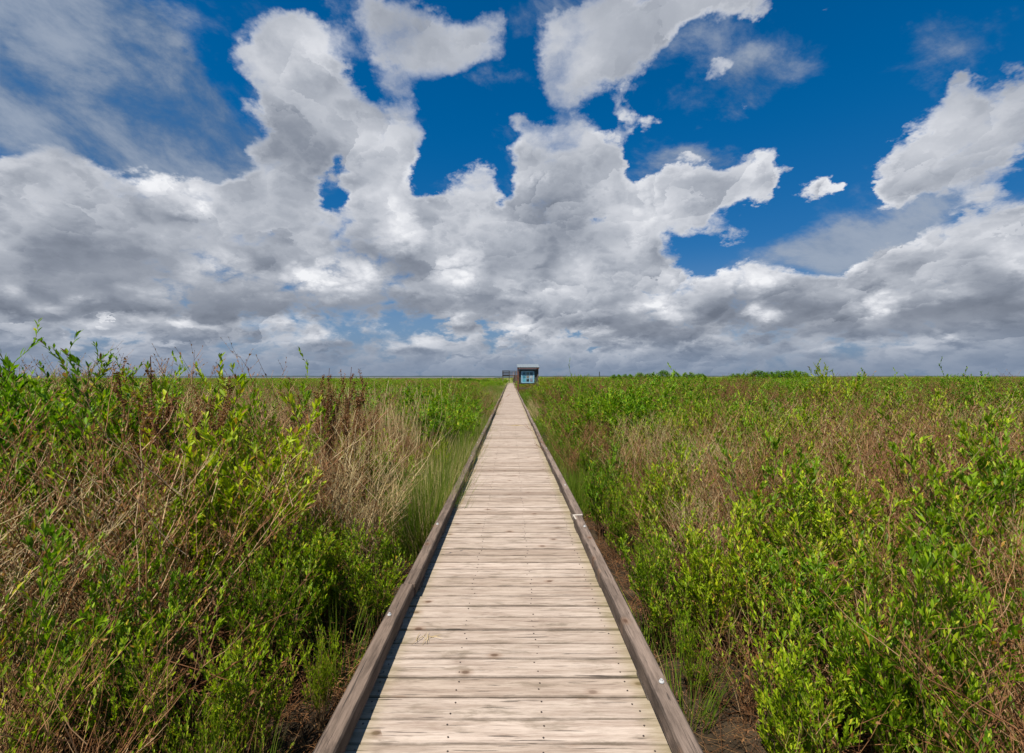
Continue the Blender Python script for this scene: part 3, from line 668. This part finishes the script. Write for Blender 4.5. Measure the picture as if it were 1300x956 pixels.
# ---- plants one can point to
special = [
 ('green', 20, 3.9, 1.66, 0.0, 1.0, 'dark green leafy shrub rising above the horizon at the far left edge'),
 ('green', 88, 4.1, 1.84, 0.1, 1.0, 'tallest dark green shrub, its shoots highest above the horizon on the left'),
 ('green', 143, 4.2, 1.87, 0.1, 1.0, 'tall green shrub left of the reddish brown dead plant, standing against the clouds'),
 ('green', 186, 4.5, 1.80, 0.0, .8, 'slim green shrub directly beside the reddish brown dead plant'),
 ('seed', 213, 3.8, 1.72, 0.0, 1.0, 'reddish brown dry seed plant between the dark green and the bright green shrubs'),
 ('green', 48, 4.7, 1.86, 0.1, 1.25, 'full dark green shrub behind the far left edge shrub'),
 ('green', 116, 4.8, 1.90, 0.2, 1.25, 'full green shrub behind and between the two tallest left shrubs'),
 ('green', 166, 5.0, 1.84, 0.1, 1.2, 'full green shrub behind the slim one beside the reddish brown dead plant'),
 ('mix', 967, 2.9, .50, 0.3, .9, 'low twiggy shrub right of the near right kerb, behind a low leafy one'),
 ('green', 1010, 2.35, .42, 0.5, .8, 'low leafy shrub close by the near right kerb between two twiggy ones'),
 ('mix', 1075, 1.75, .25, 0.4, .8, 'nearest low twiggy shrub beside the right kerb'),
 ('green', 318, 2.5, .40, 0.5, .8, 'low leafy shrub close by the near left kerb'),
 ('mix', 245, 1.85, .28, 0.4, .8, 'nearest low twiggy shrub beside the left kerb'),
 ('green', 290, 3.9, 1.66, 0.95, 1.0, 'bright yellow green shrub catching the sun left of the straw coloured patch'),
 ('green', 345, 5.4, 1.74, 0.3, .8, 'small green shrub just behind the bright yellow green one'),
 ('seed', 398, 6.4, 1.68, 0.0, .9, 'dark brown seed plant poking above the straw coloured patch, left of its twin'),
 ('seed', 434, 6.2, 1.70, 0.0, .9, 'dark brown seed plant poking above the straw coloured patch, nearer the boardwalk than its twin'),
 ('green', 740, 13.0, 1.95, 0.1, .45, 'little upright shrub showing above the scrub just right of the kiosk'),
 ('green', 1070, 12.0, 1.95, 0.9, .9, 'yellow green bush rising a little over the right horizon'),
 ('green', 1212, 11.0, 1.86, 0.1, .6, 'lone leafy sprig rising over the right horizon near the frame edge'),
 ('green', 693, 30.0, 1.86, 0.9, 1.1, 'yellow green shrub next to the kiosk, on its right'),
 ('green', 470, 3.9, .62, 0.5, .95, 'bright green bush leaning against the left kerb timber'),
 ('green', 553, 8.2, .85, 0.9, .6, 'small yellow green bush in the grass left of the boardwalk'),
 ('green', 850, 3.6, .66, 0.35, .95, 'bright green bush crowding the right kerb timber'),
 ('green', 768, 6.1, .72, 0.1, .8, 'deep green bush beside the right kerb behind the nearer bright one'),
 ('dead', 735, 9.0, .95, 0.0, 1.0, 'brown bare bush right of the boardwalk halfway to the kiosk'),
 ('dead', 450, 4.8, 1.15, 0.0, 1.1, 'tan bare bush below the two dark brown seed plants'),
]
for kind, px, d, top, yel, wide, lab in special: plant(kind, pix(px, d), d, top, yel, wide, lab)
NSPEC = len(plants)

# ---- the general scrub, one by one where it stands near
patches = [  # px, distance, radius, kind weights (green, broad, mix, dead), yellowness
 (80, 4.5, 1.9, (6, 0, 1, .3), .05), (300, 4.2, 1.0, (6, 0, 1, .3), .8), (420, 6, 1.6, (.3, 0, 1, 6), .3), (400, 10, 3.5, (.4, 0, 1, 5), .5), (410, 4.2, .9, (.4, 0, 1, 5), .2),
 (520, 6.0, 1.2, (4, 0, 2, .6), .4), (250, 2.9, 1.0, (3, 2, 2, .5), .55), (60, 2.3, .9, (.3, .8, 2, 6), .4), (170, 2.1, .6, (.3, 2, 3, 5), .7), (300, 2.2, .5, (1, 2, 3, 2.), .8), (330, 1.7, .5, (.3, .3, 1, 5), .5), (130, 1.5, .6, (.3, .6, 1, 5), .5), (1000, 1.9, .7, (.5, .6, 2, 6), .4), (1180, 1.9, .9, (.4, .8, 2, 6), .5), (1280, 2.6, .7, (.6, 1.2, 2, 5), .4), (1240, 4.2, .9, (1.4, 0, 2, 5), .4), (980, 4.2, .8, (.4, 0, 2, 5), .5), (180, 3.4, .5, (.4, 0, 2, 5), .4), (870, 2.6, .4, (3, .5, 2, 1), .3),
 (730, 9, 2.0, (1, 0, 1, 5), .2), (820, 5.5, 1.6, (6, 0, 1.5, .5), .3), (960, 5.5, 1.6, (1, 0, 2, 3), .4), (1150, 6, 1.7, (1.6, 0, 2.5, 4), .4), (1230, 9, 2.4, (2, 0, 2, 2), .5), (1000, 8, 1.5, (5, 0, 2, .5), .6),
 (1100, 3.1, .8, (2, 5, 1, .8), .8), (1000, 3.0, .6, (3, 2, 2, 1), .4), (525, 8.5, 1.1, (6, 0, 1.5, .3), .7), (550, 12, 1.3, (6, 0, 1.5, .3), .6), (480, 7.5, .9, (5, 0, 2, .5), .5), (1120, 9, 1.2, (6, 0, 1, .3), .8), (860, 8.5, 1.2, (6, 0, 1, .3), .7), (700, 14, 3, (5, 0, 1, .5), .4), (900, 12, 3, (4, 0, 2, 1), .9), (1060, 13, 3, (.5, 0, 1, 5), .4), (800, 20, 4, (.6, 0, 1, 5), .4), (1200, 16, 4, (1, 0, 2, 5), .4), (960, 22, 4, (5, 0, 1, .5), .8), (520, 14, 2, (1, 0, 1, 4), .4), (150, 9, 3, (1, 0, 2, 4), .3), (230, 14, 3, (5, 0, 1, 1), .7),
]
patches = [(pix(a, d), d, r, w, yv) for a, d, r, w, yv in patches]
def top_height(x, y):
    ax = abs(x); side = x < 0
    t = np.interp(ax, [.95, 1.25, 1.7, 2.3, 3.2, 5, 9], [-.05, .30, .70, .98, 1.15, 1.25, 1.28] if side else [-.05, .32, .80, 1.04, 1.18, 1.25, 1.30])
    if side:
        if x < -2.1 and 2.8 < y < 7 and x/y < -.68: t = t+.55
        if y > 11: t -= min(.15, (y-11)*.02)
        if x > -2.4 and y > 5: t -= .15
    if side == False and y < 3.2: t -= .16
    if y > 8: t = t*.85+.15
    return min(t+random.uniform(-.22, .16), 1.46 if x/y > -.68 else 1.50+.035*y)
def pick_kind(x, y):
    ws, yl = np.array([4.4, .3 if y > 4 else 2.6, 2.4, 2.0]), .34; tot = 1.0; W = ws*.6; Y = yl*.6; T = .6
    if y < 2.3: W = W+np.array([.2, 1.0, 2.2, 3.4])*(1.2 if y < 1.7 else .7)
    for a, b, r, w, yv in patches:
        q = math.exp(-((x-a)**2+(y-b)**2)/(r*r)*1.2)*4; W = W+q*np.array(w, float)/sum(w)*8; Y += yv*q; T += q
    W = W/W.sum(); return ['green', 'broad', 'mix', 'dead'][int(np.searchsorted(np.cumsum(W), random.random()).clip(0, 3))], Y/T
LAB = {'green': ('sunlit leafy green shrub among the near scrub', 'leafy green shrubs of the near scrub'),
       'broad': ('shrub with larger pointed leaves in the near scrub', 'larger leaved shrubs of the near scrub'),
       'mix': ('thin twiggy shrub with scattered green leaves in the scrub', 'thin twiggy shrubs of the near scrub'),
       'dead': ('bare brown twiggy dead shrub among the green ones', 'dead brown shrubs of the near scrub')}
random.seed(21)
cand = []; y = .75
while y < 11.5:
    sp = .42+.028*y; lim = 1.16*y+1.0
    x = -lim
    while x < lim:
        cand.append((x+random.uniform(-.3, .3)*sp, y+random.uniform(-.35, .35)*sp)); x += sp*(1.0 if abs(x) < 3 else 1.15)
    y += sp*.95
count = 0
for x, y in sorted(cand, key=lambda c: c[1]):
    if abs(x) < 1.06+ .03*min(y, 4): continue
    if math.hypot(x, y) < 1.2: continue
    if any((x-a)**2+(y-b)**2 < .10 for a, b, _ in plants[:NSPEC]): continue
    if count >= 279: break
    kind, yel = pick_kind(x, y); top = top_height(x, y)
    if kind == 'dead' and abs(x) < 2.2: top -= .12
    if abs(x) < 1.22: top = random.uniform(.0, .28); kind = random.choice(('green', 'mix', 'mix'))
    narrow = .62 if abs(x) < 1.45 else (.85 if abs(x) < 1.8 else 1.0)
    if abs(x) < 1.75 and kind == 'dead' and random.random() < .6: kind = 'green'
    plant(kind, x, y, max(top, GZ+.35), np.clip(yel+random.uniform(-.25, .25), 0, 1), narrow*random.uniform(.85, 1.1), LAB[kind][0], None, LAB[kind][1]); count += 1
print('near shrubs', count, 'last y', y)
NEAR_Y = y

# ---- dense bushes standing on the horizon, one by one
random.seed(9)
def bush(px, d, top, w, lab, grp, z=-.3):
    e = plant('green', pix(px, d), d, top+.35+random.uniform(-.35, .3), random.uniform(0, .25), w/(top-z)*1.2*random.uniform(1.3, 2.0), lab, 'bush', grp, z=z)
    for c in e.children:
        if c.name.startswith('foliage'): c.data = BUSH[random.randrange(2)]
    return e
def v_bush():
    n = 2600; a = rng.uniform(0, 6.283, n); cz = rng.random(n)**.7
    r = .75*np.sqrt(1-(cz*.97)**1.5)*rng.uniform(.5, 1.05, n)*(1+.25*np.sin(a*3+cz*5))
    p = np.stack([r*np.cos(a), r*np.sin(a), .0+cz*1.7*(1+.12*np.sin(a*2.3))+rng.normal(0, .05, n)], 1)
    return leaf_mesh('foliage', [leaves(p, np.stack([np.cos(a), np.sin(a), rng.uniform(0, 1.4, n)], 1), rng.uniform(.07, .14, n), rng.uniform(.04, .07, n), rng.beta(2, 3, n)*.8)], M['leaf'])
BUSH = [v_bush(), v_bush()]
for px, top, w in ((783, 2.0, 2.2), (797, 2.25, 2.5), (812, 2.5, 2.6), (826, 2.35, 2.4), (842, 2.75, 3.0), (858, 2.6, 2.6), (874, 2.35, 2.8), (889, 2.1, 2.4)):
    bush(px, random.uniform(96, 110), top, w, 'rounded dark green bush in the first clump on the right horizon', 'bushes of the first clump right of the kiosk')
for px, top, w in ((934, 2.1, 2.4), (947, 2.4, 2.6), (962, 2.5, 2.8), (977, 2.7, 2.8), (992, 2.65, 2.8), (1007, 2.6, 2.6), (1018, 2.3, 2.4)):
    bush(px, random.uniform(88, 100), top, w, 'rounded green bush in the second clump on the right horizon', 'bushes of the second clump on the right horizon')
for px, top, w in ((593, .75, 2.4), (604, .85, 3.0), (616, .7, 2.6), (470, .75, 2.2), (577, .7, 2.2)):
    bush(px, random.uniform(112, 130), top, w, 'low dark bush far off in the grass left of the viewing platform', 'low far bushes left of the platform')

# ------------------------------------------------------------------ uncountable growth: points carrying shared tufts
def scatter(name, pts, rotz, scale, srcs, idx, label, cat, tilt=.12, col=None):
    """ONE object of kind stuff: every source mesh laid out at its points by geometry nodes"""
    me = bpy.data.meshes.new(name); n = len(pts)
    me.vertices.add(n); me.vertices.foreach_set('co', np.asarray(pts, np.float32).ravel())
    rot = np.stack([rng.normal(0, tilt, n), rng.normal(0, tilt, n), rotz], 1)
    for an, ty, val, key in (('rot', 'FLOAT_VECTOR', rot, 'vector'), ('sca', 'FLOAT_VECTOR', scale, 'vector'), ('idx', 'INT', idx, 'value')):
        at = me.attributes.new(an, ty, 'POINT'); at.data.foreach_set(key, np.asarray(val).ravel().astype(np.int32 if ty == 'INT' else np.float32))
    o = link(name, me); tag(o, label, cat, kind='stuff')
    ng = bpy.data.node_groups.new(name, 'GeometryNodeTree'); ng.is_modifier = True
    ng.interface.new_socket('Geometry', in_out='INPUT', socket_type='NodeSocketGeometry'); ng.interface.new_socket('Geometry', in_out='OUTPUT', socket_type='NodeSocketGeometry')
    g = G(ng); gi = g.new('NodeGroupInput'); go = g.new('NodeGroupOutput')
    def at(nm, ty):
        q = g.new('GeometryNodeInputNamedAttribute', data_type=ty); q.inputs['Name'].default_value = nm; return q.outputs['Attribute']
    g2i = g.new('GeometryNodeGeometryToInstance')
    for ob in reversed(srcs):
        oi = g.new('GeometryNodeObjectInfo'); oi.inputs['Object'].default_value = ob; oi.inputs['As Instance'].default_value = True
        g.l.new(oi.outputs['Geometry'], g2i.inputs[0])
    ip = g.new('GeometryNodeInstanceOnPoints'); g.l.new(gi.outputs[0], ip.inputs['Points'])
    j = g.new('GeometryNodeJoinGeometry')
    for ob in reversed(srcs):
        oi = g.new('GeometryNodeObjectInfo'); oi.inputs['Object'].default_value = ob; oi.inputs['As Instance'].default_value = True
        g.l.new(oi.outputs['Geometry'], j.inputs[0])
    g.n.remove(g2i)
    g.l.new(j.outputs[0], ip.inputs['Instance']); ip.inputs['Pick Instance'].default_value = True
    g.l.new(at('idx', 'INT'), ip.inputs['Instance Index'])
    er = g.new('FunctionNodeEulerToRotation'); g.l.new(at('rot', 'FLOAT_VECTOR'), er.inputs[0]); g.l.new(er.outputs[0], ip.inputs['Rotation'])
    g.l.new(at('sca', 'FLOAT_VECTOR'), ip.inputs['Scale']); g.l.new(ip.outputs[0], go.inputs[0])
    md = o.modifiers.new('scatter', 'NODES'); md.node_group = ng
    return o
def merged(name, lf, st):
    """one source mesh from a foliage mesh and a stem mesh"""
    ms = [lf, st]; V = []; T = []; faces = []; mi = []; b = 0
    import bmesh
    me = bpy.data.meshes.new(name); bm = bmesh.new(); bm.from_mesh(lf); k = len(bm.faces); bm.from_mesh(st); bm.faces.ensure_lookup_table()
    for f in bm.faces[k:]: f.material_index = 1
    bm.to_mesh(me); bm.free(); me.materials.clear(); me.materials.append(lf.materials[0]); me.materials.append(st.materials[0])
    return bpy.data.objects.new(name, me)        # never linked to the scene
def v_grass(n=60, h=1.0, spread=.16, w=.0065, bend=.5, mat='grass'):
    S = grow(n, spread, h, bend, 5, .03, .45); m = len(S); k = 5
    d = S[:, -1]-S[:, 0]; sd = np.cross(d, rng.normal(0, 1, (m, 3))); sd /= np.linalg.norm(sd, axis=1, keepdims=True)
    wv = np.array([.8, 1, .8, .5, .06])*w; L = S+sd[:, None]*wv[None, :, None]*.5; Rr = S-sd[:, None]*wv[None, :, None]*.5
    V = np.stack([L, Rr], 2).reshape(-1, 3); b = (np.arange(m)*k*2)[:, None]+np.arange(k-1)[None]*2; b = b.ravel()
    F = np.stack([b, b+1, b+3, b+2], 1)
    return np_mesh('grass', V, F, [M[mat]], {'tone': np.repeat(np.clip(rng.normal(.45, .22, m), 0, 1), k*2)})
def v_tangle(n=42, r=.45, h=.75, mat='deadtwig'):
    k = 7; p = np.stack([rng.uniform(-r, r, n), rng.uniform(-r, r, n), rng.uniform(0, h*.5, n)], 1)
    a = rng.uniform(0, 6.283, n); D = np.stack([np.cos(a), np.sin(a), rng.uniform(-.1, 1.1, n)], 1)*rng.uniform(.25, .8, n)[:, None]
    t = np.linspace(0, 1, k)[None, :, None]; c = rng.normal(0, .16, (n, 1, 3))*np.sin(t*np.pi)
    S = p[:, None]+D[:, None]*t+c-np.array([0, 0, .22])*t**2*rng.random((n, 1, 1)); S[:, :, 2] = np.maximum(S[:, :, 2], .01)
    Q = side_shoots(S, 3, .2, .5, .2, 4)
    lf = leaf_mesh('l', [leafed(Q, 2, .04, .016)], M['deadleaf'])
    return merged('tangle', lf, stems_mesh('t', [(S, .0042, .0016), (Q, .0016, .0008)], M[mat]))
SRC = [merged('s', *v) for v in V_GREEN+V_DEAD+V_MIX]
for i, o in enumerate(SRC): o.color = ((.75, .35, .9, .15, .5, .5, .5, .6, .3, .8)[i], 1, 1, 1)
# far scrub
def far_scrub():
    P = []; I = []; S = []
    random.seed(33)
    def add(x, y, top, kinds, wide=1.0, z=GZ):
        i = random.choice(kinds); sc = (top-z)/1.95; P.append((x, y, z)); I.append(i); w = sc*wide*random.uniform(.9, 1.25); S.append((w, w, sc))
    y = 10.0
    while y < 330:
        sp = .62+.034*(y-10); lim = 1.12*y+3; x = -lim
        while x < lim:
            xx = x+random.uniform(-.5, .5)*sp; yy = y+random.uniform(-.5, .5)*sp; x += sp
            if yy < NEAR_Y+.1 and yy < 11.2: continue
            if abs(xx) < 1.35 or (abs(xx) < 4.8 and 111 < yy < 122) or (-.2 < xx < 3.6 and 43 < yy < 53.2): continue
            n = math.sin(xx*.45+math.sin(yy*.3)*2)+math.sin(yy*.37+xx*.21)+random.gauss(0, .35)
            if xx < 0:
                a = -xx/yy
                if .24 < a < .60 and 8 < yy < 24 and random.random() < .45: continue
                if a < .07 and yy < 60: continue       # the grass by the boardwalk
                top = 1.12+random.uniform(-.3, .16)+(.15 if a > .7 else 0); kinds = [4, 5, 6, 7] if n > .75 else [0, 1, 3, 7, 8, 9]
                if yy > 45: top -= .30
            else:
                top = 1.22+random.uniform(-.3, .22)+.12*math.sin(xx*.9+yy*.5); kinds = [0, 1, 2, 3, 7, 3] if n > -.35 else [4, 5, 6, 4, 7]
                if xx < 2.2: top -= .55
            if yy < 26 and random.random() < .8:
                kd, _y = pick_kind(xx, yy); kinds = {'green': [0, 1, 2, 3], 'broad': [0, 2], 'mix': [7, 8, 9], 'dead': [4, 5, 6]}[kd]
            wide = 1.0+min(2.2, yy/60)
            z = GZ if yy < 60 else -.45
            if .010 < xx/yy < .042 and yy < 51: top = min(top, 1.50-1.42*yy/51)
            add(xx, yy, max(top, z+.3), kinds, wide, z)
        y += sp*.9
    print('far scrub', len(P))
    scatter('far_scrub', P, rng.uniform(0, 6.28, len(P)), np.array(S), SRC, np.array(I), 'green and brown scrub stretching away to the horizon on both sides', 'scrub', .06)
far_scrub()
# grass
GR = [bpy.data.objects.new('g', v_grass(*q)) for q in ((70, 1.0, .16), (55, 1.0, .2, .009, .7), (90, 1.0, .14, .006, .35), (90, 1.0, .2, .006, .6, 'straw'), (80, 1.0, .22, .007, .5))]
for o, c in zip(GR, (1.0, .8, .6, 1, 0.0)): o.color = (c, 1, 1, 1)
def grass():
    P, I, S = [], [], []; random.seed(44)
    def add(x, y, h, w=1.0, k=None):
        if .010 < x/y < .042 and y < 51: h = min(h, 2.05-1.42*y/51)
        P.append((x, y, GZ)); I.append(3 if (-.66 < x/y < -.17 and 8 < y < 34 and random.random() < .75) else (random.randrange(3) if k is None else k)); S.append((w, w, h))
    for _ in range(1300):                                    # tall belt left of the boardwalk
        y = 5.5+60*random.random()**1.5; x = -(.92+random.random()**1.3*min(2.0, .06+y*.036)); add(x, y, random.uniform(.65, 1.1)+min(.25, (-x-.9)*.25), 1, random.choice((0, 0, 1, 1, 4, 3)))
    for _ in range(260):                                     # thinner belt right of it
        y = 7+60*random.random()**1.5; x = .90+random.random()**1.6*(.5+y*.05); add(x, y, random.uniform(.45, .9), .8, random.choice((0, 0, 1)))
    for _ in range(25):                                     # sparse blades close to the kerbs
        y = .6+5*random.random(); s = random.choice((-1, 1)); x = s*(.88+random.random()*.9); add(x, y, random.uniform(.3, .75), .8)
    for _ in range(1000):                                    # among the shrubs
        y = 1.5+22*random.random()**1.2; x = random.uniform(-1, 1)*(1.15*y+1)
        if abs(x) > (2.2 if y < 6 else 1.8) and random.random() < .7: add(x, y, random.uniform(.6, 1.2), 1.2, random.choice((0, 3, 4)))
    for _ in range(2300):                                    # the straw coloured patch on the left
        y = 9+24*random.random()**1.1; a = random.uniform(-.66, -.21)+random.gauss(0, .03); add(a*y, y, random.uniform(1.45, 1.9)-y*.006, 1.2, 3)
    for _ in range(60): add(random.uniform(.95, 3.3), random.uniform(43, 50.5), random.uniform(.4, .62), 1.2, 4)
    for _ in range(7000):                                    # the far meadow, wide tufts
        y = 20*math.exp(random.random()*3.0); x = random.uniform(-1, 1)*(1.15*y+2)
        if abs(x) < 1.1+y*.006 or (abs(x) < 4.8 and 111 < y < 122) or (-.2 < x < 3.6 and 42.5 < y < 53.2): continue
        k = 1+y/35; add(x, y, random.uniform(.8, 1.25)*(1.0 if y < 60 else .85), k, random.choice((1, 2, 4, 4, 3)))
    scatter('marsh_grass', P, rng.uniform(0, 6.28, len(P)), np.array(S), GR, np.array(I), 'tall green and straw coloured marsh grass between the shrubs and along the boardwalk', 'grass', .08)
grass()
TG = [v_tangle(), v_tangle(50, .5, .9), v_tangle(36, .5, .6)]
def tangle():
    P, I, S = [], [], []; random.seed(55)
    y = .3
    while y < 9:
        sp = .30+.02*y; x = -(1.2*y+1.2)
        while x < 1.2*y+1.2:
            xx, yy = x+random.uniform(-.15, .15), y+random.uniform(-.15, .15); x += sp
            ax = abs(xx)
            if ax < 1.02: continue
            k = random.uniform(.8, 1.15)*(1.0 if ax > 2 else .72); hz = random.uniform(.5, 1.05)*(1.0 if ax > 1.9 else .55)
            if ax < 1.5: k *= .8; hz *= .6
            P.append((xx, yy, GZ+random.uniform(0, .25 if ax > 1.7 else .02))); I.append(random.randrange(3)); S.append((k, k, hz*k))
        y += sp
    print('tangle', len(P))
    scatter('dead_twig_tangle', P, rng.uniform(0, 6.28, len(P)), np.array(S), TG, np.array(I), 'tangled dry brown twigs and litter filling the gaps under the near shrubs', 'dead twigs', .15)
tangle()
# tall thin stalks against the sky, left of the boardwalk
def stalks():
    n = 260; d = rng.uniform(5, 16, n); px = rng.normal(500, 95, n).clip(240, 632)
    x = (px-CX)/FPX*d; ok = np.abs(x) > 1.25; d = d[ok]; x = x[ok]; n = len(x); h = rng.uniform(1.5, 2.0, n)*(.8+.2*rng.random(n))+.015*d
    k = 6; t = np.linspace(0, 1, k)[None, :, None]; a = rng.uniform(0, 6.28, n); L = rng.uniform(.05, .35, n)
    top = np.stack([np.cos(a)*L, np.sin(a)*L, h], 1)[:, None]
    S = np.stack([x, d, np.full(n, GZ)], 1)[:, None]+top*np.concatenate([t**2.2, t**2.2, t], 2)
    v, f = tubes(S, np.linspace(.0020, .0012, k)[None].repeat(n, 0), 3)
    hv, hf = tubes(S[:, -2:]*np.array([1, 1, 1.]), np.array([[.002, .004]]).repeat(n, 0), 3)
    V = np.concatenate([v, hv]); F = np.concatenate([f, hf+len(v)])
    T = np.concatenate([np.repeat(rng.random(n), k*3), np.repeat(rng.random(n), 6)])
    o = link('tall_grass_stalks', np_mesh('tall_grass_stalks', V, F, [M['straw']], {'tone': T})); tag(o, 'thin dry grass stalks standing up against the sky left of the boardwalk', 'grass stalks', kind='stuff')
stalks()
# ---- bits of grass lying on the deck
def litter(px, py, n, span, lab):
    d = FPX*CAM_H/(py-HY); x = pix(px, d)
    e = []; k = 5
    a = rng.uniform(0, 6.28, n); L = rng.uniform(.5, 1, n)*span; t = np.linspace(-.5, .5, k)[None, :, None]
    D = np.stack([np.cos(a), np.sin(a), np.zeros(n)], 1)[:, None]*L[:, None, None]
    nrm = np.stack([-np.sin(a), np.cos(a), np.zeros(n)], 1)[:, None]
    S = D*t+nrm*(t**2)*L[:, None, None]*rng.uniform(-1, 1, (n, 1, 1))+rng.normal(0, .03, (n, 1, 3))*np.array([2.0, .8, 0])*span*3
    S[:, :, 2] = .004+rng.random((n, k))*.012
    v, f = tubes(S, np.array([.0007, .0016, .0018, .0014, .0006])[None].repeat(n, 0), 4)
    o = link('grass_cutting', np_mesh('grass_cutting', v, f, [M['straw']], {'tone': np.repeat(rng.random(n), k*4)}), None, (x, d, 0.0)); tag(o, lab, 'grass cutting')
litter(545, 812, 6, .17, 'few straw blades lying on the near left of the deck')
litter(655, 541, 16, .5, 'scattered bent straw blades lying across the middle of the deck')
litter(632, 527, 6, .3, 'small wisp of dry grass by the left kerb farther along the deck')
